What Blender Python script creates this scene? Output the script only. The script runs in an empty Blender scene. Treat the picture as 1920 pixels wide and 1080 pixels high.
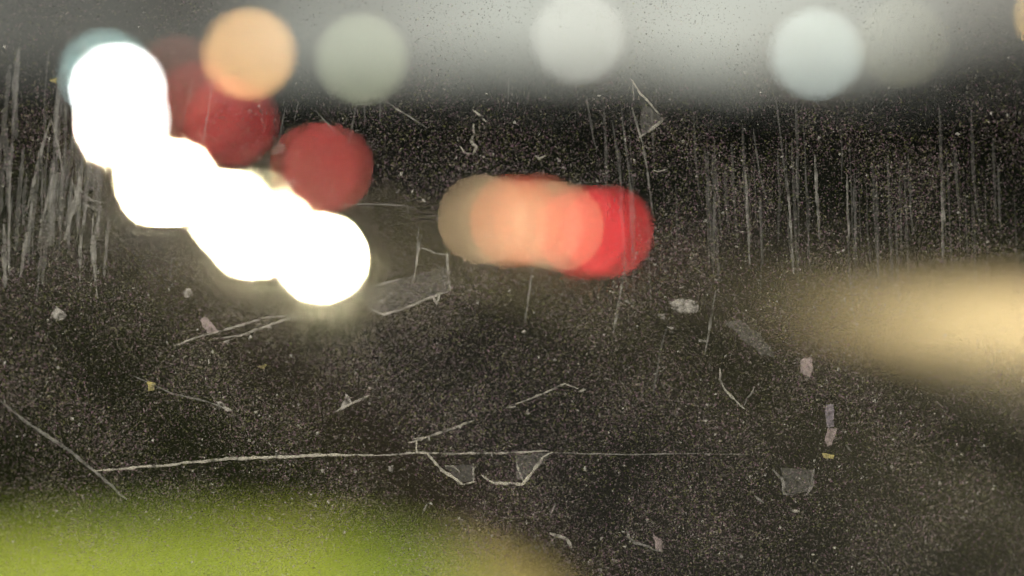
# Night view of a motorway through the scratched dome of a roadside camera that has focused on its own dome.
import bpy, bmesh, math, random
import numpy as np
from mathutils import Vector, Matrix
S = bpy.context.scene
COL = S.collection
R = math.radians
rnd = random.Random(7)
nrs = np.random.RandomState(11)

# ------------------------------------------------------------------ camera
FPX = 3583.0                      # focal length in pixels of the 1920 wide photograph
CAMH = 9.0
YH = 170.0                        # row of the horizon
PITCH = math.atan((540 - YH) / FPX)
cam = bpy.data.cameras.new('camera')
cam_o = bpy.data.objects.new('camera', cam); COL.objects.link(cam_o)
cam.sensor_width = 36.0
cam.lens = 36.0 * FPX / 1920.0
cam.clip_start = 0.01; cam.clip_end = 6000
cam_o.location = (0, 0, CAMH)
cam_o.rotation_euler = (R(90) - PITCH, 0, 0)
DOME_R = 0.120                    # outer radius of the dome, metres
cam.dof.use_dof = True
cam.dof.focus_distance = DOME_R * 0.985
APERTURE = 167.0 / FPX * cam.dof.focus_distance          # lens opening that gives the large discs
cam.dof.aperture_fstop = (cam.lens / 1000.0) / APERTURE
cam.dof.aperture_blades = 0
cam.dof.aperture_rotation = R(12)
S.camera = cam_o

# ------------------------------------------------------------------ pixel helpers (photograph pixels, 1920 x 1080)
FWD = Vector((0, math.cos(PITCH), -math.sin(PITCH))); UP = Vector((0, math.sin(PITCH), math.cos(PITCH))); RGT = Vector((1, 0, 0))
EYE = Vector((0, 0, CAMH))
def ray(x, y): return FWD + RGT * ((x - 960) / FPX) + UP * ((540 - y) / FPX)
def on_height(x, y, z):           # point of the ray at height z
    d = ray(x, y); return EYE + d * ((z - CAMH) / d.z)
def on_range(x, y, Y):            # point of the ray at distance Y down the road
    d = ray(x, y); return EYE + d * (Y / d.y)

# ------------------------------------------------------------------ sky
W = bpy.data.worlds.new('World'); S.world = W; W.use_nodes = True
nt = W.node_tree; nt.nodes.clear()
def N(t, kind, **kw):
    n = t.nodes.new(kind)
    for k, v in kw.items(): setattr(n, k, v)
    return n
wo = N(nt, 'ShaderNodeOutputWorld')
sky = N(nt, 'ShaderNodeTexSky', sky_type='NISHITA'); sky.sun_disc = False
sky.sun_elevation = R(-9); sky.sun_rotation = R(300)
bg1 = N(nt, 'ShaderNodeBackground'); bg1.inputs['Strength'].default_value = 0.05
bg2 = N(nt, 'ShaderNodeBackground'); bg2.inputs['Strength'].default_value = 1.0
add = N(nt, 'ShaderNodeAddShader')
tc = N(nt, 'ShaderNodeTexCoord')
sep = N(nt, 'ShaderNodeSeparateXYZ')
ramp = N(nt, 'ShaderNodeValToRGB')
e = ramp.color_ramp.elements                     # glow of the town in the night air, fading upwards
e[0].position = 0.0; e[0].color = (0.245, 0.243, 0.220, 1)
e[1].position = 1.0; e[1].color = (0.012, 0.013, 0.016, 1)
for p, c in ((0.10, (0.215, 0.212, 0.198, 1)), (0.30, (0.07, 0.07, 0.068, 1)), (0.6, (0.025, 0.026, 0.028, 1))):
    x = e.new(p); x.color = c
nz = N(nt, 'ShaderNodeTexNoise'); nz.inputs['Scale'].default_value = 11.0; nz.inputs['Detail'].default_value = 3.0
mul = N(nt, 'ShaderNodeMixRGB', blend_type='MULTIPLY'); mul.inputs[0].default_value = 1.0
cr = N(nt, 'ShaderNodeValToRGB'); cr.color_ramp.elements[0].position = .3; cr.color_ramp.elements[1].position = .7; cr.color_ramp.elements[0].color = (0.62, 0.60, 0.56, 1); cr.color_ramp.elements[1].color = (1.18, 1.25, 1.20, 1)
nt.links.new(tc.outputs['Generated'], sep.inputs[0]); nt.links.new(sep.outputs['Z'], ramp.inputs[0])
nt.links.new(tc.outputs['Generated'], nz.inputs['Vector']); nt.links.new(nz.outputs['Fac'], cr.inputs[0])
nt.links.new(ramp.outputs[0], mul.inputs[1]); nt.links.new(cr.outputs[0], mul.inputs[2])
dt = N(nt, 'ShaderNodeVectorMath', operation='DOT_PRODUCT'); dt.inputs[1].default_value = ray(1300, 30).normalized()
nt.links.new(tc.outputs['Generated'], dt.inputs[0])
gr = N(nt, 'ShaderNodeMapRange'); gr.inputs['From Min'].default_value = .968; gr.inputs['From Max'].default_value = 1.0; gr.inputs['To Min'].default_value = .66; gr.inputs['To Max'].default_value = 2.6
nt.links.new(dt.outputs['Value'], gr.inputs['Value'])
m3 = N(nt, 'ShaderNodeVectorMath', operation='SCALE'); nt.links.new(mul.outputs[0], m3.inputs[0]); nt.links.new(gr.outputs[0], m3.inputs['Scale'])
nt.links.new(m3.outputs[0], bg2.inputs[0]); nt.links.new(sky.outputs[0], bg1.inputs[0])
nt.links.new(bg1.outputs[0], add.inputs[0]); nt.links.new(bg2.outputs[0], add.inputs[1]); nt.links.new(add.outputs[0], wo.inputs[0])

vs = S.view_settings
vs.view_transform = 'Standard'; vs.look = 'None'; vs.gamma = 1.0; vs.use_curve_mapping = False
vs.exposure = 0.0
S.cycles.use_denoising = True
S.cycles.denoiser = 'OPENIMAGEDENOISE'
S.cycles.denoising_input_passes = 'RGB'
S.cycles.transparent_max_bounces = 24
S.cycles.max_bounces = 4
S.cycles.sample_clamp_indirect = 3.0
S.cycles.use_adaptive_sampling = False

# ------------------------------------------------------------------ materials
MATS = {}
def mat(name, col, rough=0.6, metal=0.0, vary=0.0, scale=8.0, col2=None, bump=0.0):
    if name in MATS: return MATS[name]
    m = bpy.data.materials.new(name); m.use_nodes = True; t = m.node_tree
    b = t.nodes['Principled BSDF']
    b.inputs['Base Color'].default_value = (*col, 1); b.inputs['Roughness'].default_value = rough; b.inputs['Metallic'].default_value = metal
    if vary or col2:
        c = N(t, 'ShaderNodeTexCoord'); n = N(t, 'ShaderNodeTexNoise'); n.inputs['Scale'].default_value = scale; n.inputs['Detail'].default_value = 6
        r = N(t, 'ShaderNodeValToRGB')
        c2 = col2 or tuple(min(1, v * (1 + vary)) for v in col); c1 = col if col2 else tuple(v * (1 - vary) for v in col)
        r.color_ramp.elements[0].position = .3; r.color_ramp.elements[1].position = .7
        r.color_ramp.elements[0].color = (*c1, 1); r.color_ramp.elements[1].color = (*c2, 1)
        t.links.new(c.outputs['Object'], n.inputs['Vector']); t.links.new(n.outputs['Fac'], r.inputs[0]); t.links.new(r.outputs[0], b.inputs['Base Color'])
        if bump:
            bp = N(t, 'ShaderNodeBump'); bp.inputs['Strength'].default_value = bump; t.links.new(n.outputs['Fac'], bp.inputs['Height']); t.links.new(bp.outputs[0], b.inputs['Normal'])
    MATS[name] = m; return m
def glow(name, col, s):
    if name in MATS: return MATS[name]
    m = bpy.data.materials.new(name); m.use_nodes = True; t = m.node_tree; t.nodes.clear()
    o = N(t, 'ShaderNodeOutputMaterial'); em = N(t, 'ShaderNodeEmission'); em.inputs[0].default_value = (*col, 1); em.inputs[1].default_value = s
    t.links.new(em.outputs[0], o.inputs[0]); MATS[name] = m; return m

# ------------------------------------------------------------------ object helpers
def tag(o, label=None, cat=None, group=None, kind=None):
    for k, v in (('label', label), ('category', cat), ('group', group), ('kind', kind)):
        if v: o[k] = v
    return o
def empty(name, loc, rz=0.0):
    o = bpy.data.objects.new(name, None); COL.objects.link(o); o.location = loc; o.rotation_euler = (0, 0, rz); o.empty_display_size = 0.3; return o
def mesh_obj(name, verts, faces, m, parent=None, smooth=False):
    me = bpy.data.meshes.new(name); me.from_pydata([tuple(v) for v in verts], [], faces); me.update()
    if m: me.materials.append(m)
    if smooth: me.polygons.foreach_set('use_smooth', [True] * len(me.polygons))
    o = bpy.data.objects.new(name, me); COL.objects.link(o)
    if parent: o.parent = parent
    return o
def bm_obj(name, bm, m, parent=None, smooth=False):
    me = bpy.data.meshes.new(name); bmesh.ops.recalc_face_normals(bm, faces=bm.faces); bm.to_mesh(me); bm.free()
    if m: me.materials.append(m)
    if smooth: me.polygons.foreach_set('use_smooth', [True] * len(me.polygons))
    o = bpy.data.objects.new(name, me); COL.objects.link(o)
    if parent: o.parent = parent
    return o
def box(bm, c, s, bev=0.0, rot=None):
    r = bmesh.ops.create_cube(bm, size=1.0); vs_ = r['verts']
    bmesh.ops.scale(bm, vec=s, verts=vs_)
    if bev:
        es = {e_ for v in vs_ for e_ in v.link_edges}
        rr = bmesh.ops.bevel(bm, geom=list(es), offset=bev, segments=2, affect='EDGES', profile=0.5)
        vs_ = list({v for f in rr['faces'] for v in f.verts} | {v for v in vs_ if v.is_valid})
    if rot is not None: bmesh.ops.rotate(bm, cent=(0, 0, 0), matrix=rot, verts=vs_)
    bmesh.ops.translate(bm, vec=c, verts=vs_)
def cyl(bm, c, r1, r2, h, seg=16, rot=None):
    r = bmesh.ops.create_cone(bm, cap_ends=True, segments=seg, radius1=r1, radius2=r2, depth=h); vs_ = r['verts']
    if rot is not None: bmesh.ops.rotate(bm, cent=(0, 0, 0), matrix=rot, verts=vs_)
    bmesh.ops.translate(bm, vec=c, verts=vs_)
def tube(bm, pts, rad, seg=8):
    rings = []
    for i, p in enumerate(pts):
        p = Vector(p); a = Vector(pts[max(0, i - 1)]); b = Vector(pts[min(len(pts) - 1, i + 1)]); d = (b - a).normalized()
        u = d.cross(Vector((0, 0, 1)));  u = u.normalized() if u.length > 1e-4 else Vector((1, 0, 0)); v = d.cross(u)
        r = rad[i] if isinstance(rad, (list, tuple)) else rad
        rings.append([bm.verts.new(p + (u * math.cos(k * 2 * math.pi / seg) + v * math.sin(k * 2 * math.pi / seg)) * r) for k in range(seg)])
    for a, b in zip(rings, rings[1:]):
        for k in range(seg): bm.faces.new((a[k], a[(k + 1) % seg], b[(k + 1) % seg], b[k]))
    bm.faces.new(rings[0][::-1]); bm.faces.new(rings[-1])

# ------------------------------------------------------------------ lie of the road
SB = [(18, 0), (12, 20), (6.2, 40), (0.4, 60), (-9.5, 94), (-17.5, 124), (-31.5, 175), (-73, 372), (-150, 800), (-195, 1100)]
sbz = np.array([p[1] for p in SB], float); sbx = np.array([p[0] for p in SB], float)
zz = np.linspace(0, 1100, 1101); xx = np.interp(zz, sbz, sbx)
k = np.ones(41) / 41; xs = np.convolve(np.pad(xx, 20, mode='reflect', reflect_type='odd'), k, 'valid')
def sb_x(z): return float(np.interp(z, zz, xs))
def heading(z):
    a, b = max(0, z - 4), min(1100, z + 4); return Vector((sb_x(b) - sb_x(a), b - a, 0)).normalized()
NB_OFF = 17.6
def strip(name, o0, o1, z0, z1, h, m, step=6.0, parent=None, kind=None):
    n = max(2, int((z1 - z0) / step) + 1); v = []; f = []
    for i in range(n):
        z = z0 + (z1 - z0) * i / (n - 1); x = sb_x(z)
        v += [(x + o0, z, h), (x + o1, z, h)]
        if i: q = 2 * i; f.append((q - 2, q - 1, q + 1, q))
    o = mesh_obj(name, v, f, m, parent)
    if kind: tag(o, kind=kind)
    return o

asphalt = mat('asphalt', (0.040, 0.039, 0.038), 0.75, vary=0.3, scale=3.0, bump=0.2)
asphalt2 = mat('worn_asphalt', (0.062, 0.058, 0.052), 0.8, vary=0.25, scale=2.0, bump=0.2)
concrete = mat('concrete', (0.30, 0.275, 0.235), 0.85, vary=0.18, scale=1.5, bump=0.15)
paint_w = mat('road_paint_white', (0.65, 0.65, 0.62), 0.6, vary=0.15, scale=5)
paint_y = mat('road_paint_yellow', (0.55, 0.36, 0.05), 0.6, vary=0.15, scale=5)
grass_m = mat('grass_ground', (0.030, 0.058, 0.008), 0.95, scale=0.32, col2=(0.115, 0.130, 0.022), bump=0.4)
blade_m = mat('grass_blade', (0.07, 0.115, 0.016), 0.8, vary=0.3, scale=3)
leaf_m = mat('tree_leaf', (0.035, 0.05, 0.018), 0.8, vary=0.4, scale=0.3)
bark_m = mat('tree_bark', (0.07, 0.055, 0.04), 0.9, vary=0.3, scale=4)
steel = mat('galvanised_steel', (0.42, 0.43, 0.44), 0.45, 0.8, vary=0.15, scale=6)
dark_m = mat('dark_rubber', (0.02, 0.02, 0.021), 0.8, vary=0.2, scale=20)

# ground: one sheet to the horizon
gv = []; gf = []
gx = [-2500, -900, -400, -200, -100, -60, -30, -10, 10, 30, 60, 100, 200, 400, 900, 2500]; gy = [-200, -60, 0, 20, 35, 50, 80, 120, 200, 350, 600, 1000, 1700, 3500]
for y in gy:
    for x in gx: gv.append((x, y, 0.0))
for j in range(len(gy) - 1):
    for i in range(len(gx) - 1): q = j * len(gx) + i; gf.append((q, q + 1, q + 1 + len(gx), q + len(gx)))
tag(mesh_obj('ground', gv, gf, grass_m), kind='structure')
sb_road = strip('southbound_road', -6.2, 6.6, 0, 1100, 0.02, asphalt, kind='structure')
nb_road = strip('northbound_road', NB_OFF - 2.2, NB_OFF + 7.0, 0, 1100, 0.02, mat('worn_concrete', (.27, .25, .21), .85, vary=.25, scale=.5, bump=.15), kind='structure')
strip('inner_shoulder', NB_OFF - 6.0, NB_OFF - 2.2, 0, 1100, 0.016, asphalt, kind='structure')
strip('exit_lane', NB_OFF + 7.0, NB_OFF + 16.5, 30, 130, 0.016, concrete, kind='structure')
strip('gravel_shoulder', -8.4, -6.1, 0, 400, 0.008, mat('shoulder_gravel', (.25, .20, .145), .95, vary=.3, scale=6, bump=.4), kind='structure')
for par, off in ((sb_road, 0), (nb_road, NB_OFF + 2.4)):
    strip('edge_line', off - 3.85, off - 3.70, 5, 700, 0.026, paint_y if off else paint_w, parent=par)
    strip('edge_line', off + 3.70, off + 3.85, 5, 700, 0.026, paint_w if off else paint_y, parent=par)
    proto = None
    for i in range(28):
        z = 22 + i * 12.2
        strip('lane_dash', off - 0.07, off + 0.07, z, z + 3.05, 0.026, paint_w, step=3.05, parent=par)
# median barrier
def barrier():
    n = 140; v = []; f = []
    prof = [(-0.30, 0), (-0.30, .08), (-0.12, .33), (-0.08, .81), (0.08, .81), (0.12, .33), (0.30, .08), (0.30, 0)]
    for i in range(n):
        z = 20 + 6 * i; x = sb_x(z) + 9.0
        v += [(x + a, z, b + .012) for a, b in prof]
        if i:
            for q in range(7): A = 8 * (i - 1) + q; f.append((A, A + 1, A + 9, A + 8))
    o = mesh_obj('median_barrier', v, f, concrete); tag(o, 'low concrete safety barrier along the dark strip between the two carriageways', 'barrier')
barrier()

# ------------------------------------------------------------------ trees on the skyline (one dark mass in the photograph)
def treeline():
    px = [-500, 0, 150, 300, 500, 700, 900, 1100, 1300, 1500, 1640, 1760, 1850, 1920, 2400]
    top = [120, 128, 136, 142, 142, 132, 124, 122, 128, 130, 118, 96, 62, 44, 36]
    rng = [900, 900, 900, 880, 800, 620, 520, 470, 430, 400, 370, 340, 310, 300, 300]
    V = []; F = []
    tv = []; tf = []
    x = -500.0
    while x < 2400:
        t = float(np.interp(x, px, top)) + rnd.uniform(-5, 9); Y = float(np.interp(x, px, rng)) * rnd.uniform(.96, 1.08)
        p = on_range(x, t, Y); h = max(4, p.z); w = h * rnd.uniform(.45, .7)
        nl = 170
        for _ in range(nl):
            u = rnd.random(); zz_ = h * (.12 + .88 * u); rr = w * .5 * math.sqrt(max(.02, 1 - (2 * u - .85) ** 2 / 1.35)) * math.sqrt(rnd.random())
            a = rnd.uniform(0, 6.283); c = Vector((p.x + rr * math.cos(a), Y + rr * math.sin(a), zz_)); s = rnd.uniform(.35, .8) * h / 9
            d1 = Vector((rnd.gauss(0, 1), rnd.gauss(0, 1), rnd.gauss(0, 1))).normalized(); d2 = d1.orthogonal().normalized()
            i0 = len(V); V += [c - d1 * s, c + d2 * s * .6, c + d1 * s, c - d2 * s * .6]; F.append((i0, i0 + 1, i0 + 2, i0 + 3))
        # trunk
        i0 = len(tv); r = .025 * h
        for zt, q in ((0, 1), (h * .6, .5)):
            for kk in range(5): tv.append((p.x + r * q * math.cos(kk * 1.2566), Y + r * q * math.sin(kk * 1.2566), zt))
        for kk in range(5): tf.append((i0 + kk, i0 + (kk + 1) % 5, i0 + 5 + (kk + 1) % 5, i0 + 5 + kk))
        # undergrowth at the foot so that no sky shows beneath
        for _ in range(16):
            c = Vector((p.x + rnd.uniform(-w, w), Y + rnd.uniform(-2, 6), rnd.uniform(.2, h * .35))); s = rnd.uniform(.8, 1.6) * h / 9
            d1 = Vector((rnd.gauss(0, 1), rnd.gauss(0, .3), rnd.gauss(0, 1))).normalized(); d2 = Vector((-d1.z, .2, d1.x)).normalized()
            i0 = len(V); V += [c - d1 * s, c + d2 * s, c + d1 * s, c - d2 * s]; F.append((i0, i0 + 1, i0 + 2, i0 + 3))
        x += w * .45 / Y * FPX
    o = mesh_obj('treeline', V, F, leaf_m); tag(o, 'dark mass of trees along the skyline', None, None, 'stuff')
    o2 = mesh_obj('tree_trunks', tv, tf, bark_m); o2.parent = o; tag(o2, kind='stuff')
treeline()

# grass on the lit verge
def verge_grass():
    n = 26000; V = []; F = []
    for i in range(n):
        x = rnd.uniform(-20, 4); y = rnd.uniform(31, 46)
        if x > sb_x(y) - 6.4: continue
        a = rnd.uniform(0, 6.283); h = rnd.uniform(.05, .16); w = .008; dx = math.cos(a); dy = math.sin(a); b = rnd.uniform(.02, .1)
        i0 = len(V); V += [(x - dy * w, y + dx * w, 0), (x + dy * w, y - dx * w, 0), (x + dx * b, y + dy * b, h)]; F.append((i0, i0 + 1, i0 + 2))
    tag(mesh_obj('verge_grass', V, F, blade_m), 'short green grass lit by the lamp beside the road', None, None, 'stuff')
verge_grass()

# ------------------------------------------------------------------ lamps
def lamp(name, kind, loc, watts, col, parent=None, target=None, size=None, blend=.2, radius=.15):
    l = bpy.data.lights.new(name, kind); l.energy = watts; l.color = col; l.shadow_soft_size = radius
    if kind == 'SPOT': l.spot_size = R(size); l.spot_blend = blend
    o = bpy.data.objects.new(name, l); COL.objects.link(o); o.location = loc
    if target is not None: o.rotation_euler = (Vector(target) - Vector(loc)).to_track_quat('-Z', 'Y').to_euler()
    return o
def lamp_post(head, face, label, col, strength, arm=2.2, base=None, group='street lamps over the road'):
    """tapered steel post, curved arm and a cobra head luminaire whose lens is at `head`; `face` is the direction from post to head"""
    face = Vector((face[0], face[1], 0)).normalized()
    b = Vector((head[0], head[1], 0)) - face * (arm + .35)
    root = empty('street_lamp', b)
    H = head[2]
    bm = bmesh.new(); cyl(bm, (0, 0, (H - .4) / 2), .11, .06, H - .4, 12); bm_obj('post', bm, steel, root, True)
    bm = bmesh.new(); box(bm, (0, 0, .03), (.42, .42, .06), .01); cyl(bm, (0, 0, .2), .16, .13, .3, 12); bm_obj('base', bm, steel, root)
    bm = bmesh.new(); tube(bm, [Vector((0, 0, H - .45)) + face * (arm * t) + Vector((0, 0, .55 * math.sin(t * 1.57))) for t in np.linspace(0, 1, 9)], .035); bm_obj('arm', bm, steel, root, True)
    c = face * (arm + .35) + Vector((0, 0, H))
    rot = Matrix.Rotation(math.atan2(face.y, face.x), 3, 'Z')
    bm = bmesh.new(); box(bm, (0, 0, 0), (.85, .36, .16), .05, rot); bmesh.ops.translate(bm, vec=c + Vector((0, 0, .14)), verts=bm.verts); bm_obj('luminaire', bm, steel, root, True)
    bm = bmesh.new(); bmesh.ops.create_uvsphere(bm, u_segments=14, v_segments=8, radius=1); bmesh.ops.scale(bm, vec=(.34, .165, .15), verts=bm.verts); bmesh.ops.rotate(bm, cent=(0, 0, 0), matrix=rot, verts=bm.verts)
    bmesh.ops.translate(bm, vec=c - Vector((0, 0, .005)), verts=bm.verts)
    bm_obj('lens', bm, glow('lamp_lens_%d' % len(MATS), col, strength), root, True)
    tag(root, label, 'street lamp', group); return root
def flood_mast(head, label, col, strength, group='floodlight masts on the skyline', name='floodlight_mast', cat='floodlight'):
    """tall mast with a crossbar of six floodlights turned towards the road"""
    root = empty(name, (head[0], head[1], 0)); H = head[2]
    to = Vector((-head[0], -head[1], 0)).normalized(); side = Vector((-to.y, to.x, 0)); rot = Matrix.Rotation(math.atan2(to.y, to.x), 3, 'Z')
    bm = bmesh.new(); cyl(bm, (0, 0, (H + .5) / 2), .16, .08, H + .5, 12); bm_obj('mast', bm, steel, root, True)
    bm = bmesh.new()
    for dz in (-.2, .2):
        tube(bm, [Vector((0, 0, H + dz)) + side * s for s in (-.56, .56)], .035, 6)
    bm_obj('crossbar', bm, steel, root)
    g = glow('flood_%d' % len(MATS), col, strength)
    tilt = Matrix.Rotation(R(8), 3, 'Y')
    for dz in (-.2, .2):
        for s in (-.39, 0, .39):
            c = Vector((0, 0, H + dz)) + side * s + to * .16
            bm = bmesh.new(); box(bm, (0, 0, 0), (.16, .36, .34), .03, rot @ tilt); bmesh.ops.translate(bm, vec=c, verts=bm.verts); h = bm_obj('floodlight', bm, steel, root)
            bm = bmesh.new(); box(bm, (.09, 0, 0), (.02, .33, .31), .008); bmesh.ops.rotate(bm, cent=(0, 0, 0), matrix=rot @ tilt, verts=bm.verts); bmesh.ops.translate(bm, vec=c, verts=bm.verts); bm_obj('lens', bm, g, h)
    tag(root, label, cat, group); return root
def mast_at(px, py, Y, label, col, val, **kw):
    p = on_range(px, py, Y)
    area = 6 * .33 * .31 * (FPX / Y) ** 2
    frac = area / (math.pi * 85.5 ** 2)
    flood_mast(p, label, col, val / frac, **kw)
mast_at(467, 100, 150, 'amber floodlight mast, the only warm orange one above the red car lights', (1.0, .58, .24), .60)
mast_at(678, 110, 160, 'dim grey green floodlight mast just right of the amber one', (.92, 1.0, .66), .17)
mast_at(1085, 70, 150, 'pale white floodlight mast alone in the middle of the skyline', (.98, 1.0, .88), .19)
mast_at(1530, 100, 150, 'bright pale teal floodlight mast above the dark verge trees', (.86, 1.0, .92), .25)
mast_at(1690, 80, 165, 'faint yellowish floodlight mast beside the bright teal one', (1.0, .98, .62), .05)
mast_at(197, 140, 160, 'pale blue green floodlight mast half hidden behind the white street lamp', (.65, 1.0, .95), .30)
kw = dict(group='added red light masts', name='added_red_mast', cat='added red light')  # invented masts, stand in for the smear of far red tail lights
mast_at(335, 150, 170, 'dim brownish red lights high on an added mast, just right of the white glare', (1.0, .30, .20), .085, **kw)
mast_at(432, 228, 150, 'dull red lights on the added mast directly below the amber floodlights', (1.0, .10, .095), .20, **kw)
mast_at(375, 200, 158, 'faint red lights on the added mast between the white glare and the dull red one', (1.0, .14, .12), .13, **kw)

# near lamp: lights the verge below left; stands outside the frame
lamp_post((-7, 32, 12), (1, .3), 'street lamp over the lit green verge', (1.0, .93, .70), 60)
lamp('verge_lamp_beam', 'SPOT', (-7, 32, 11.8), 23500, (1.0, .94, .38), target=(-7.1, 31.6, 0), size=72, blend=.12)
lamp('verge_lamp_spill', 'POINT', (-7, 32, 11.75), 700, (1.0, .92, .76))
lamp('dome_fill_spot', 'SPOT', (-7, 32, 11.8), 42000, (1.0, .95, .84), target=(0, 0, 10.5), size=56, blend=.5)  # added spot aimed at the dome to brighten its scratches and dust
# right lamp: warm pool on the concrete of the exit lane
lamp_post((21.3, 75, 12.0), (-.6, -.8), 'sodium street lamp over the bright yellow patch of road', (1.0, .66, .22), 40)
lamp('ramp_lamp_beam', 'SPOT', (21.3, 75, 11.8), 26000, (1.0, .76, .42), target=(23.5, 74, 0), size=124, blend=.9)
lamp('ramp_lamp_spill', 'POINT', (21.3, 75, 11.75), 5500, (1.0, .93, .52))
# white lights at the head of the row of headlights
mast_at(221, 168, 150, 'dazzling white floodlight mast at the upper end of the headlights', (1.0, 1.0, .98), 3.2)
mast_at(228, 225, 152, 'dazzling white floodlights low on the mast nearest the distant headlights', (1.0, 1.0, .96), 3.0)

# ------------------------------------------------------------------ vehicles
glass_m = mat('car_glass', (0.012, 0.014, 0.016), 0.08)
rim_m = mat('wheel_rim', (0.35, 0.35, 0.36), 0.35, 0.9, vary=.1, scale=20)
plate_m = mat('number_plate', (0.6, 0.6, 0.58), 0.5, vary=.05, scale=30)
def vehicle(name, label, cat, loc, head, paint, style='car', head_light=None, tail_light=None, amber=None, group=None, dead=0):
    """body lofted from a side profile; +X is forward in its own space"""
    root = empty(name, (loc[0], loc[1], 0.026), math.atan2(head.y, head.x))
    tag(root, label, cat, group)
    tall = style in ('suv', 'pickup', 'van')
    Wd = 0.92 if not tall else 0.98
    z0 = .28 if not tall else .36
    belt = .86 if not tall else 1.05
    roof = 1.45 if style == 'car' else (1.82 if style != 'van' else 2.2)
    L = 2.3 if not tall else 2.5
    if style == 'pickup': roof = 1.85
    bm = bmesh.new()
    prof = [(-L, z0 + .1), (-L + .03, belt - .05), (-L + .25, belt), (L * .35, belt), (L * .93, belt - .16), (L, belt - .3), (L - .02, z0 + .05), (L - .25, z0), (-L + .25, z0)]
    ring = lambda y, s: [bm.verts.new((p[0] * s, y, p[1] + (0.02 if s < 1 else 0))) for p in prof]
    rs = [ring(-Wd, .97), ring(-Wd * .93, 1.0), ring(Wd * .93, 1.0), ring(Wd, .97)]
    for a, b in zip(rs, rs[1:]):
        for q in range(len(prof)): bm.faces.new((a[q], a[(q + 1) % len(prof)], b[(q + 1) % len(prof)], b[q]))
    bm.faces.new(rs[0][::-1]); bm.faces.new(rs[-1])
    bm_obj('body', bm, paint, root, False)
    # cabin
    if style == 'pickup': cx = (-.45, -.35, .75, 1.35)
    elif style == 'car': cx = (-L + .35, -1.15, .35, 1.05)
    else: cx = (-L + .05, -L + .3, .55, 1.25)
    bm = bmesh.new(); Wt = Wd * .80
    lo = [bm.verts.new(v) for v in ((cx[0], -Wd * .95, belt - .01), (cx[3], -Wd * .95, belt - .01), (cx[3], Wd * .95, belt - .01), (cx[0], Wd * .95, belt - .01))]
    hi = [bm.verts.new(v) for v in ((cx[1], -Wt, roof - .05), (cx[2], -Wt, roof - .05), (cx[2], Wt, roof - .05), (cx[1], Wt, roof - .05))]
    for q in range(4): bm.faces.new((lo[q], lo[(q + 1) % 4], hi[(q + 1) % 4], hi[q]))
    bm_obj('windows', bm, glass_m, root)
    bm = bmesh.new(); box(bm, ((cx[1] + cx[2]) / 2, 0, roof - .02), (cx[2] - cx[1] + .06, 2 * Wt + .05, .07), .02); bm_obj('roof', bm, paint, root)
    for sx in (-1, 1):
        for sy in (-1, 1):
            bm = bmesh.new(); rr = .33 if not tall else .39
            cyl(bm, (0, 0, 0), rr, rr, .22, 20, Matrix.Rotation(R(90), 3, 'X')); bmesh.ops.translate(bm, vec=(sx * L * .62, sy * (Wd - .07), rr), verts=bm.verts); t = bm_obj('wheel', bm, dark_m, root)
            bm = bmesh.new(); cyl(bm, (0, 0, 0), rr * .62, rr * .62, .03, 14, Matrix.Rotation(R(90), 3, 'X')); bmesh.ops.translate(bm, vec=(sx * L * .62, sy * (Wd + .045), rr), verts=bm.verts); bm_obj('rim', bm, rim_m, t)
    lz = belt - .20
    hm = glow('headlight_%s' % head_light[2], head_light[0], head_light[1]) if head_light else mat('headlight_lens', (.5, .5, .5), .2)
    tm = glow('taillight_%s' % tail_light[2], tail_light[0], tail_light[1]) if tail_light else mat('taillight_lens', (.25, .01, .01), .2)
    for sy in (-1, 1):
        bm = bmesh.new(); box(bm, (L - .02, sy * (Wd - .27), lz - .06), (.1, .46, .30), .03); bm_obj('headlight', bm, hm if sy != dead else mat('headlight_lens', (.5, .5, .5), .2), root)
        bm = bmesh.new(); box(bm, (-L + .0, sy * (Wd - .22), lz + .08), (.08, .42, .58), .02); bm_obj('taillight', bm, tm, root)
        bm = bmesh.new(); box(bm, (.85, sy * (Wd + .10), belt + .08), (.12, .2, .15), .03); bm_obj('mirror', bm, paint, root)
    if amber:
        bm = bmesh.new(); box(bm, (-L + .02, Wd - .22, lz - .28), (.08, .36, .16), .02); bm_obj('turn_signal', bm, glow('amber_signal', amber[0], amber[1]), root)
    bm = bmesh.new(); box(bm, (L + .02, 0, z0 + .18), (.12, 1.7 * Wd, .2), .04); bm_obj('bumper', bm, dark_m, root)
    bm = bmesh.new(); box(bm, (-L - .03, 0, z0 + .18), (.12, 1.8 * Wd, .2), .04); bm_obj('bumper', bm, dark_m, root)
    bm = bmesh.new(); box(bm, (-L - .005, 0, lz - .05), (.02, .32, .16)); bm_obj('number_plate', bm, plate_m, root)
    bm = bmesh.new(); box(bm, (L - .0, 0, lz - .06), (.05, .8, .2), .02); bm_obj('grille', bm, dark_m, root)
    return root, L, lz
P_dark = mat('paint_dark_blue', (0.02, 0.024, 0.035), .3); P_silver = mat('paint_silver', (.38, .38, .39), .35, .5); P_white = mat('paint_white', (.7, .7, .69), .35); P_red = mat('paint_maroon', (.12, .02, .02), .35); P_grey = mat('paint_grey', (.1, .1, .105), .35)
def oncoming(px, py, label, paint, style, s, dead=0, grp='cars coming towards the camera with headlights on'):
    p = on_height(px, py, .72 if style == 'car' else .84); h = -heading(p.y); L = 2.3 if style == 'car' else 2.5
    c = p - h * L
    return vehicle('pickup_truck' if style == 'pickup' else 'parked_car'.replace('parked_', 'oncoming_'), label, 'pickup truck' if style == 'pickup' else 'car', c, h, paint, style, head_light=((1.0, .87, .52), s, 'white_%d' % int(s)), group=grp, dead=dead)
HL = 1300
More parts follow.
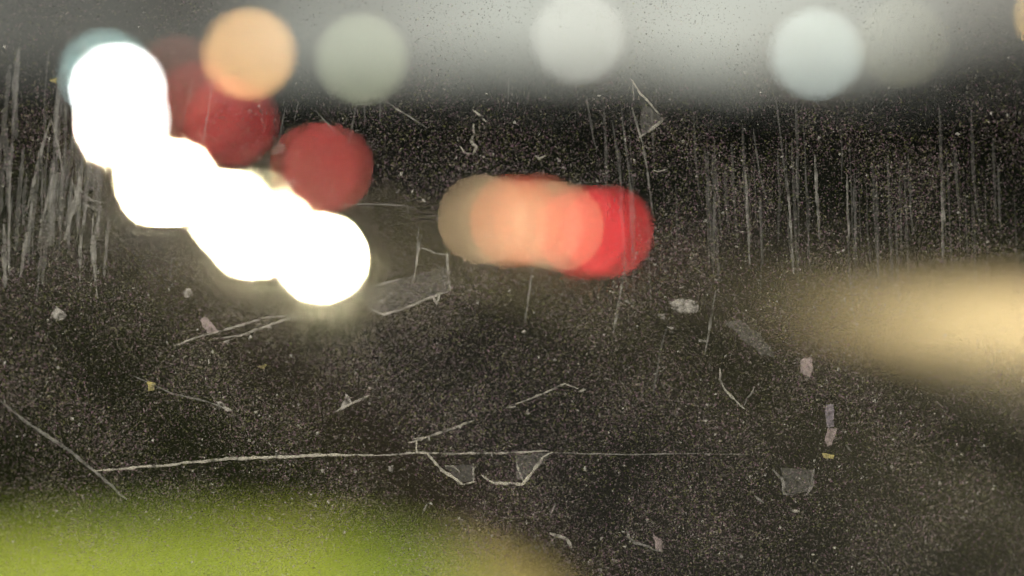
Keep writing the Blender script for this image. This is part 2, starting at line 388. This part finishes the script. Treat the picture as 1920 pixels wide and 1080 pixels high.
oncoming(577, 484, 'oncoming car with one dead headlight, nearest and lowest of the white row', P_silver, 'suv', HL * 1.6, dead=-1)
oncoming(497, 440, 'dark oncoming car close behind the lowest pair of headlights', P_dark, 'suv', HL)
oncoming(455, 400, 'oncoming pickup whose headlights top the middle of the white row', P_grey, 'pickup', HL)
oncoming(312, 342, 'oncoming van with headlights at the bend of the white row', P_white, 'van', HL * 1.7)
oncoming(226, 245, 'distant oncoming car whose headlights merge into the white floodlights', P_silver, 'suv', HL * 6)
def leaving(px, py, label, paint, style, col, val, amber=None, grp='cars driving away with red tail lights'):
    p = on_height(px, py, .75 if style == 'car' else .92); h = heading(p.y); L = 2.3 if style == 'car' else 2.5
    frac = .42 * .58 * (FPX / p.y) ** 2 / (math.pi * 85.5 ** 2)
    return vehicle('leaving_car', label, 'car', p + h * L, h, paint, style, tail_light=(col, val / frac, '%d' % px), amber=amber, group=grp)
RED = (1.0, .13, .115)
leaving(1116, 436, 'car with the brightest pure red tail lights, furthest along the dark right side', P_dark, 'suv', (1.0, .06, .065), .36)
leaving(988, 414, 'car with orange red tail lights and a lit amber signal', P_grey, 'suv', (1.0, .17, .08), .24, amber=((1.0, .45, .16), 110))
leaving(603, 316, 'car with red tail lights alone right of the white headlights', P_silver, 'suv', RED, .15)

# added drums, their lamps imitate the tan and yellow glow by the tail lights
def drum(px, py, label, s):
    p = on_height(px, py, 1.25); root = empty('added_drum', (p.x, p.y, .022))
    om = mat('drum_orange', (.7, .16, .02), .6, vary=.1, scale=6); wm = mat('drum_white', (.75, .75, .73), .5)
    bm = bmesh.new(); cyl(bm, (0, 0, .06), .36, .33, .12, 16); bm_obj('base', bm, dark_m, root)
    z = .12
    for i in range(5):
        r1 = .29 - .025 * i; r2 = r1 - .02
        bm = bmesh.new(); cyl(bm, (0, 0, z + .095), r1, r2, .185, 18); bm_obj('band', bm, (om, wm)[i % 2], root, False); z += .19
    bm = bmesh.new(); tube(bm, [(-.1, 0, z - .01), (-.08, 0, z + .06), (.08, 0, z + .06), (.1, 0, z - .01)], .02, 6); bm_obj('handle', bm, om, root)
    bm = bmesh.new(); box(bm, (0, 0, z + .09), (.1, .14, .1), .01); bm_obj('battery_case', bm, dark_m, root)
    bm = bmesh.new(); cyl(bm, (0, 0, 0), .16, .16, .07, 18, Matrix.Rotation(R(90), 3, 'X')); bmesh.ops.translate(bm, vec=(0, 0, z + .27), verts=bm.verts); bm_obj('warning_light', bm, glow('drum_amber_%d' % int(s), (1.0, .70, .38), s), root)
    tag(root, label, 'traffic drum', 'added drums with amber lights')
drum(905, 415, 'added traffic drum with a faint amber light left of the orange tail lights', 62)
drum(945, 420, 'added traffic drum with amber light touching the orange tail lights', 34)
drum(1048, 428, 'added traffic drum with bright yellow light between the two red tail lights', 46)
drum(1012, 424, 'added traffic drum with amber light in front of the orange tail lights', 34)

# light of the headlights on the road before the nearest cars
for px, py in ((577, 484), (497, 440), (455, 400), (312, 342)):
    p = on_height(px, py, .8); h = -heading(p.y)
    lamp('headlight_beam', 'SPOT', p + h * .3, 16000, (1.0, .80, .42), target=p + h * 16 + Vector((0, 0, -.9)), size=46, blend=.6, radius=.1)

# ------------------------------------------------------------------ the camera's own dome, scratched and dirty
def film(name, col, alpha, scale=1700.0, lo=.35, hi=.62, a_min=0.0, trans=.85):
    """translucent residue: scatters light both ways, with gaps"""
    if name in MATS: return MATS[name]
    m = bpy.data.materials.new(name); m.use_nodes = True; t = m.node_tree; t.nodes.clear()
    o = N(t, 'ShaderNodeOutputMaterial'); tr = N(t, 'ShaderNodeBsdfTransparent'); d = N(t, 'ShaderNodeBsdfDiffuse'); l = N(t, 'ShaderNodeBsdfTranslucent')
    mx = N(t, 'ShaderNodeMixShader'); mx.inputs[0].default_value = trans
    d.inputs[0].default_value = (*col, 1); l.inputs[0].default_value = (*col, 1)
    t.links.new(d.outputs[0], mx.inputs[1]); t.links.new(l.outputs[0], mx.inputs[2])
    c = N(t, 'ShaderNodeTexCoord'); n = N(t, 'ShaderNodeTexNoise'); n.inputs['Scale'].default_value = scale; n.inputs['Detail'].default_value = 6.0; n.inputs['Roughness'].default_value = .68
    mr = N(t, 'ShaderNodeMapRange'); mr.inputs['From Min'].default_value = lo; mr.inputs['From Max'].default_value = hi; mr.inputs['To Min'].default_value = a_min; mr.inputs['To Max'].default_value = alpha
    t.links.new(c.outputs['Object'], n.inputs['Vector']); t.links.new(n.outputs['Fac'], mr.inputs['Value'])
    m2 = N(t, 'ShaderNodeMixShader'); t.links.new(mr.outputs[0], m2.inputs[0]); t.links.new(tr.outputs[0], m2.inputs[1]); t.links.new(mx.outputs[0], m2.inputs[2])
    t.links.new(m2.outputs[0], o.inputs[0]); MATS[name] = m; return m
M_WHITE = film('scratch_bright', (.9, .87, .78), .95, lo=.38, hi=.66, a_min=.07)
M_MID = film('scratch_medium', (.86, .83, .76), .66, lo=.40, hi=.68, a_min=.02)
M_FAINT = film('scratch_faint', (.84, .82, .78), .24, a_min=.02)
M_HAZE = film('residue_haze', (.84, .82, .80), .075, scale=5200, a_min=.01)
M_RUN = film('run_mark_pale', (.86, .84, .80), .30, scale=1500, lo=.36, hi=.74, a_min=.01)
M_RUNF = film('run_mark_faint', (.84, .82, .80), .055, scale=3600, a_min=.01)
M_RUNL = film('run_mark_broad', (.84, .83, .82), .085, scale=1500, lo=.2, hi=.8, a_min=.02)
M_FLAKE = film('flake_pale', (.88, .84, .80), .62, scale=2400, lo=.42, hi=.74, a_min=.0)
M_YEL = film('residue_yellow', (.85, .76, .36), .55, a_min=.02)
M_PINK = film('residue_pink', (.88, .74, .74), .36, a_min=.0)
M_VIO = film('residue_violet', (.76, .68, .80), .34, a_min=.0)
clear_m = bpy.data.materials.new('clear_dome'); clear_m.use_nodes = True
_t = clear_m.node_tree; _t.nodes.clear(); _o = N(_t, 'ShaderNodeOutputMaterial'); _tr = N(_t, 'ShaderNodeBsdfTransparent'); _t.links.new(_tr.outputs[0], _o.inputs[0])

dome = empty('camera_dome', EYE)
tag(dome, 'clear camera dome covered in sharp scratches, flakes and dust in front of the blurred lights', 'dome')
# shell: outer and inner skin, closed by the rim
def dome_shell():
    bm = bmesh.new(); nu, nv = 48, 20
    axis = FWD; u0 = RGT; v0 = UP
    skins = []
    for r in (DOME_R, DOME_R - .003):
        rows = []
        for j in range(nv + 1):
            th = R(78) * j / nv
            rows.append([bm.verts.new((axis * math.cos(th) + (u0 * math.cos(2 * math.pi * i / nu) + v0 * math.sin(2 * math.pi * i / nu)) * math.sin(th)) * r) for i in range(nu)] if j else [bm.verts.new(axis * r)])
        skins.append(rows)
        for j in range(nv):
            for i in range(nu):
                if j == 0: bm.faces.new((rows[0][0], rows[1][i], rows[1][(i + 1) % nu]))
                else: bm.faces.new((rows[j][i], rows[j + 1][i], rows[j + 1][(i + 1) % nu], rows[j][(i + 1) % nu]))
    for i in range(nu): bm.faces.new((skins[0][nv][i], skins[1][nv][i], skins[1][nv][(i + 1) % nu], skins[0][nv][(i + 1) % nu]))
    bm_obj('clear_shell', bm, clear_m, dome, True)
    bm = bmesh.new()
    th = R(80); rr = DOME_R * math.sin(th); cz = DOME_R * math.cos(th)
    tube(bm, [axis * cz + (u0 * math.cos(a) + v0 * math.sin(a)) * rr for a in np.linspace(0, 2 * math.pi * .9999, 49)], .006, 8)
    bm_obj('rim', bm, mat('housing_grey', (.55, .55, .54), .5), dome, True)
dome_shell()
R0 = DOME_R + 2e-5
def D(x, y, r=R0): return ray(x, y).normalized() * r
PX = DOME_R / FPX                 # one photograph pixel on the dome
def mark(name, pts, w, m, jit=1.0, step=7.0, taper=True):
    """a thin raised ridge along pixel points; w is its width in photograph pixels"""
    P = [np.array(p, float) for p in pts]; Q = []
    for a, b in zip(P, P[1:]):
        n = max(1, int(np.linalg.norm(b - a) / step))
        for i in range(n): Q.append(a + (b - a) * i / n)
    Q.append(P[-1]); V = []; F = []; n = len(Q)
    dr = np.array([0.0, 0.0])
    for i, q in enumerate(Q):
        d = Q[min(n - 1, i + 1)] - Q[max(0, i - 1)]; d /= (np.linalg.norm(d) + 1e-9); nn = np.array([-d[1], d[0]])
        dr = dr * .8 + nrs.normal(0, .5 * jit, 2); c = q + dr
        t = i / max(1, n - 1); ww = w * nrs.uniform(.55, 1.35) * ((.35 + .65 * math.sin(math.pi * min(1, max(0, t))) ** .5) if taper else 1)
        a = c + nn * ww / 2; b = c - nn * ww / 2
        V += [D(*a), D(*c, R0 + ww * PX * .35), D(*b)]
        if i:
            k_ = 3 * i; F += [(k_ - 3, k_ - 2, k_ + 1, k_), (k_ - 2, k_ - 1, k_ + 2, k_ + 1), (k_ - 1, k_ - 3, k_, k_ + 2)]
    F += [(0, 2, 1), (3 * n - 3, 3 * n - 2, 3 * n - 1)]
    return mesh_obj(name, V, F, m, dome)
def flake(name, pts, m, rough=.12, sub=3):
    """a thin flake of given outline, with a ragged edge and a little thickness"""
    P = [np.array(p, float) for p in pts]; Q = []
    sz = max(np.ptp([p[0] for p in P]), np.ptp([p[1] for p in P]))
    for i in range(len(P)):
        a, b = P[i], P[(i + 1) % len(P)]
        for s in range(sub): Q.append(a + (b - a) * s / sub + (nrs.normal(0, rough * sz * .3, 2) if s else nrs.normal(0, rough * sz * .1, 2)))
    c = sum(Q) / len(Q); n = len(Q)
    V = [D(*q) for q in Q] + [D(*q, R0 + 3e-5) for q in (c + (q - c) * .93 for q in Q)] + [D(*c, R0 + 4e-5), D(*c)]
    F = []
    for i in range(n):
        j = (i + 1) % n; F += [(i, j, n + j, n + i), (n + i, n + j, 2 * n), (j, i, 2 * n + 1)]
    return mesh_obj(name, V, F, m, dome)

# --- long scratches and outlines read off the photograph
mark('scratch', [(0, 752), (60, 798), (120, 838), (180, 886), (238, 936)], 6, M_FAINT)
mark('scratch', [(175, 882), (250, 876), (340, 870), (430, 861), (520, 856), (610, 853), (700, 854)], 5.5, M_WHITE)
mark('scratch', [(700, 854), (780, 850), (850, 851), (940, 850), (1030, 848)], 4, M_MID)
mark('scratch', [(326, 648), (380, 630), (440, 612), (500, 596), (550, 592)], 4, M_MID)
mark('scratch', [(412, 634), (450, 628), (490, 615), (530, 600), (552, 593)], 4.5, M_MID)
mark('scratch', [(765, 830), (800, 820), (850, 802), (890, 787)], 4, M_MID)
mark('scratch', [(625, 773), (660, 757), (695, 741)], 4, M_MID)
mark('scratch', [(950, 762), (1000, 745), (1060, 720), (1085, 730)], 3.5, M_MID)
mark('scratch', [(250, 705), (320, 735), (380, 752), (436, 770)], 3, M_FAINT)
mark('scratch', [(1035, 850), (1200, 852), (1400, 852)], 2.2, M_FAINT)
mark('scratch', [(710, 182), (760, 214), (800, 240)], 3, M_FAINT)
mark('scratch', [(595, 210), (630, 250)], 3, M_FAINT)
mark('scratch', [(885, 205), (912, 228)], 4, M_MID)
# outlined film, lower middle
for pts, w, mm in (([(780, 825), (780, 850), (800, 852), (830, 880), (862, 905), (868, 910), (890, 903)], 5, M_WHITE), ([(888, 903), (888, 870), (893, 878)], 4, M_MID), ([(903, 890), (925, 905), (955, 908), (980, 909), (1000, 885), (1020, 858), (1036, 848)], 5.5, M_WHITE),
                   ([(835, 875), (852, 876), (862, 885)], 3, M_MID), ([(966, 855), (972, 880), (980, 900)], 3, M_MID), ([(775, 824), (800, 818)], 4, M_WHITE)):
    mark('film_edge', pts, w, mm, jit=1.4)
flake('film_patch', [(966, 852), (1030, 850), (985, 905), (968, 900)], M_HAZE)
flake('film_patch', [(830, 876), (886, 872), (888, 902), (866, 905)], M_HAZE)
# outlined film beside the headlights
for pts, w, mm in (([(660, 548), (700, 538), (760, 520)], 3.5, M_MID), ([(690, 577), (720, 590), (760, 577), (800, 562), (845, 545)], 4.5, M_MID), ([(838, 470), (840, 500), (844, 545)], 5, M_MID), ([(790, 465), (815, 475), (840, 478)], 3.5, M_MID), ([(812, 556), (818, 570), (824, 552)], 5, M_MID), ([(640, 385), (700, 382), (765, 386), (766, 398)], 2.5, M_FAINT), ([(785, 430), (780, 500), (770, 540)], 4, M_FAINT), ([(790, 440), (776, 520)], 3, M_MID)):
    mark('film_edge', pts, w, mm)
flake('film_patch', [(662, 548), (760, 520), (838, 500), (843, 545), (720, 590), (690, 577)], M_HAZE, rough=.03)
# triangular film, upper right
for pts, w, mm in (([(1184, 148), (1200, 175), (1222, 198), (1244, 224)], 4, M_MID), ([(1244, 224), (1222, 242), (1200, 258)], 5, M_MID), ([(1186, 150), (1188, 190)], 3, M_FAINT), ([(1196, 240), (1202, 258)], 4, M_MID)):
    mark('film_edge', pts, w, mm)
flake('film_patch', [(1206, 192), (1242, 224), (1202, 258), (1200, 225)], M_HAZE, rough=.04)
# small curls
for pts, w, mm in (([(888, 232), (890, 250), (882, 262), (893, 275), (884, 290)], 5, M_MID), ([(862, 275), (872, 288), (884, 288)], 4, M_MID), ([(1003, 290), (1010, 297), (1020, 290)], 5, M_MID), ([(1225, 318), (1235, 320), (1250, 315)], 4, M_MID), ([(1195, 296), (1203, 292)], 4, M_MID),
                   ([(1350, 690), (1352, 712), (1362, 735), (1390, 762), (1396, 766)], 5, M_MID), ([(1415, 725), (1396, 762)], 3, M_FAINT), ([(1030, 1000), (1062, 1012), (1072, 1034)], 6, M_MID), ([(1042, 945), (1032, 970)], 3, M_FAINT), ([(1175, 990), (1180, 1008), (1190, 1018), (1210, 1022), (1242, 1032)], 5, M_FAINT), ([(1085, 735), (1098, 728)], 6, M_MID),
                   ([(790, 965), (800, 946)], 4, M_FAINT), ([(945, 765), (965, 762)], 5, M_MID), ([(1448, 880), (1465, 895), (1470, 925), (1490, 928)], 5, M_FAINT), ([(1526, 880), (1522, 905), (1510, 930)], 6, M_FAINT), ([(1480, 955), (1500, 957)], 7, M_MID), ([(1415, 930), (1432, 942)], 4, M_FAINT), ([(1585, 835), (1597, 848)], 4, M_FAINT)):
    mark('scratch', pts, w, mm, jit=1.6)
# --- flakes and chips
for pts, mm in (([(375, 600), (386, 592), (398, 606), (408, 622), (396, 626), (380, 614)], M_PINK), ([(648, 738), (664, 758), (638, 770)], M_FLAKE), ([(404, 752), (418, 755), (438, 771), (420, 768)], M_FLAKE), ([(275, 716), (292, 718), (290, 732), (278, 734)], M_YEL),
                ([(105, 572), (126, 592), (118, 600), (92, 598)], M_FLAKE), ([(482, 688), (500, 682), (496, 692)], M_YEL), ([(418, 640), (440, 632), (432, 646)], M_FLAKE), ([(1250, 570), (1275, 560), (1305, 566), (1310, 584), (1285, 590), (1262, 580)], M_FLAKE), ([(1228, 590), (1248, 588), (1246, 600)], M_FLAKE), ([(1168, 563), (1188, 564), (1180, 571)], M_FLAKE), ([(1250, 612), (1266, 613), (1258, 618)], M_FLAKE),
                ([(1310, 636), (1328, 637), (1326, 642), (1309, 641)], M_FLAKE), ([(1355, 606), (1395, 600), (1425, 625), (1452, 665), (1430, 668), (1390, 636)], M_HAZE), ([(1500, 675), (1520, 668), (1526, 690), (1518, 708), (1500, 698)], M_PINK), ([(1548, 758), (1562, 758), (1564, 800), (1550, 800)], M_VIO), ([(1552, 804), (1570, 802), (1566, 822), (1552, 838), (1546, 826)], M_PINK), ([(1542, 850), (1564, 853), (1563, 861), (1544, 858)], M_YEL),
                ([(1462, 878), (1525, 880), (1520, 920), (1475, 925)], M_HAZE), ([(728, 874), (738, 872), (736, 886), (730, 884)], M_FLAKE), ([(598, 880), (608, 880), (606, 887)], M_FLAKE), ([(92, 150), (108, 146), (106, 158)], M_YEL), ([(505, 290), (520, 268), (536, 272), (530, 290)], M_HAZE), ([(535, 340), (552, 335), (556, 350), (540, 352)], M_FLAKE), ([(1225, 1000), (1245, 1018), (1240, 1034), (1228, 1026)], M_PINK), ([(340, 545), (356, 540), (364, 554), (348, 558)], M_FLAKE)):
    flake('flake', pts, mm)

# --- vertical run marks: pale broad ones at the left, thin ones at the right
run_l = [((95, 225), (72, 300), (50, 400), 6), ((95, 218), (112, 285), (118, 330), 4), ((18, 300), (18, 400), (16, 510), 5), ((60, 380), (45, 470), (38, 520), 7), ((150, 330), (136, 400), (122, 450), 8), ((140, 345), (170, 375), (196, 380), 5), ((162, 385), (150, 470), (150, 530), 6), ((190, 385), (178, 450), (180, 520), 7), ((175, 400), (172, 470), (184, 560), 5), ((135, 340), (150, 380), (190, 395), 6), ((98, 330), (82, 400), (70, 470), 5), ((8, 420), (8, 480), (10, 540), 9), ((205, 400), (200, 470), (196, 520), 6)]
for a, b, c, w in run_l: mark('run_mark', [a, b, c], w, M_RUN, jit=.8, step=10)
for i in range(64):
    x = rnd.uniform(0, 210); y = rnd.uniform(60, 380); L = rnd.uniform(90, 230); mark('run_mark', [(x, y), (x - L * .05, y + L * .5), (x - L * rnd.uniform(.02, .12), y + L)], rnd.uniform(3, 12), M_RUNL, jit=.9, step=12)
run_r = [((1100, 178), (1112, 250), (1120, 285), 4), ((1148, 225), (1158, 290), (1165, 360), 4), ((1165, 200), (1175, 290), (1185, 370), 4), ((1185, 200), (1205, 270), (1226, 410), 4.5), ((1338, 370), (1338, 430), (1340, 490), 4), ((1398, 320), (1402, 410), (1406, 495), 5), ((1455, 190), (1466, 280), (1476, 360), 4), ((1476, 340), (1482, 420), (1488, 515), 5.5), ((1528, 290), (1532, 370), (1537, 450), 6), ((1588, 330), (1590, 400), (1592, 445), 4.5), ((1600, 350), (1604, 420), (1607, 490), 4), ((1765, 340), (1768, 410), (1768, 490), 6), ((1412, 240), (1425, 330), (1440, 380), 3.5), ((1872, 310), (1874, 380), (1876, 430), 4), ((1708, 340), (1708, 400), (1714, 440), 3.5),
         ((1170, 505), (1160, 570), (1150, 625), 5), ((1001, 470), (994, 540), (985, 605), 5), ((1342, 545), (1330, 620), (1322, 665), 4.5), ((1252, 610), (1240, 650), (1224, 740), 4), ((668, 195), (660, 240), (652, 275), 4), ((683, 190), (683, 230), 0, 3), ((362, 150), (350, 200), (338, 245), 4), ((400, 140), (392, 200), (380, 275), 4.5), ((535, 200), (525, 250), (520, 285), 3.5), ((713, 185), (712, 230), 0, 3), ((322, 480), (318, 525), 0, 3.5), ((630, 330), (610, 395), 0, 3.5), ((715, 655), (710, 685), 0, 3.5), ((955, 140), (952, 200), 0, 3), ((560, 190), (552, 225), 0, 3)]
for a, b, c, w in run_r:
    pts = [a, b] + ([c] if c else []); mark('run_mark', pts, w, M_RUN if w >= 4.5 else M_RUNL, jit=.6, step=10)
for i in range(56):
    x = rnd.uniform(1120, 1915); y = rnd.uniform(180, 400); L = rnd.uniform(90, 260); mark('run_mark', [(x, y), (x + L * .02, y + L * .5), (x + L * rnd.uniform(.0, .08), y + L)], rnd.uniform(2, 7), M_RUNF, jit=.8, step=14)

# --- dust specks by tone; tinted and dark ones added as grain and veil
def dust(name, n, smin, smax, m, seed, bias=2.2, top=.45):
    r = np.random.RandomState(seed); x = r.uniform(-60, 1980, 3 * n); y = r.uniform(-40, 1120, 3 * n)
    clump = .62 + .2 * np.sin(x / 61 + 2 * np.sin(y / 83)) + .18 * np.sin(y / 37 + 1.7 * np.sin(x / 47))
    keep = r.rand(3 * n) < (top + (1 - top) * np.clip((y - 120) / 260, 0, 1)) * clump
    x = x[keep][:n]; y = y[keep][:n]; n = len(x)
    s = smin * (smax / smin) ** (r.rand(n) ** bias); a0 = r.uniform(0, 6.28, n); el = r.uniform(.5, 1, n)
    def dirs(px, py, rr):
        d = np.array(FWD)[None] + np.array(RGT)[None] * ((px - 960) / FPX)[:, None] + np.array(UP)[None] * ((540 - py) / FPX)[:, None]
        return d / np.linalg.norm(d, axis=1)[:, None] * (rr if np.isscalar(rr) else rr[:, None])
    V = np.zeros((n, 5, 3))
    for j in range(4):
        a = j * math.pi / 2 + r.uniform(-.5, .5, n); q = s * r.uniform(.6, 1.3, n); ux = q * np.cos(a); uy = q * np.sin(a) * el
        V[:, j] = dirs(x + ux * np.cos(a0) - uy * np.sin(a0), y + ux * np.sin(a0) + uy * np.cos(a0), R0)
    V[:, 4] = dirs(x, y, R0 + s * PX * .5)
    b = (np.arange(n) * 5)[:, None]
    T = np.concatenate([np.stack([b + j, b + (j + 1) % 4, b + 4], 2)[:, 0] for j in range(4)])
    me = bpy.data.meshes.new(name); me.vertices.add(n * 5); me.vertices.foreach_set('co', V.reshape(-1))
    nf = len(T); me.loops.add(nf * 3); me.loops.foreach_set('vertex_index', T.reshape(-1).astype(np.int32)); me.polygons.add(nf); me.polygons.foreach_set('loop_start', np.arange(0, nf * 3, 3, dtype=np.int32))
    me.update(calc_edges=True); me.validate(); me.materials.append(m)
    o = bpy.data.objects.new(name, me); COL.objects.link(o); o.parent = dome; tag(o, kind='stuff')
dust('dust', 150000, 1.1, 2.4, film('dust_pale', (.80, .72, .69), .34, scale=4600, lo=.40, hi=.74, a_min=.03), 3, top=.3)
dust('dust', 90000, 1.1, 2.4, film('grain_olive', (.60, .64, .26), .34, scale=4600, lo=.40, hi=.74, a_min=.03), 8, top=.3)
dust('dust', 110000, 1.1, 2.4, film('grain_mauve', (.78, .48, .64), .34, scale=4600, lo=.40, hi=.74, a_min=.03), 9, top=.3)
dust('dust', 80000, 1.1, 2.4, film('grain_dark', (.03, .028, .026), .75, scale=4600, lo=.38, hi=.7, a_min=.08), 10, top=.5)
dust('dust', 6000, .9, 2.6, film('dust_bright', (.90, .88, .82), .55, scale=500, lo=.35, hi=.7, a_min=.04), 5, top=.2)
dust('dust', 1300, 1.6, 4.8, film('dust_chip', (.90, .88, .82), .6, scale=3000, a_min=.05), 6, top=.2)
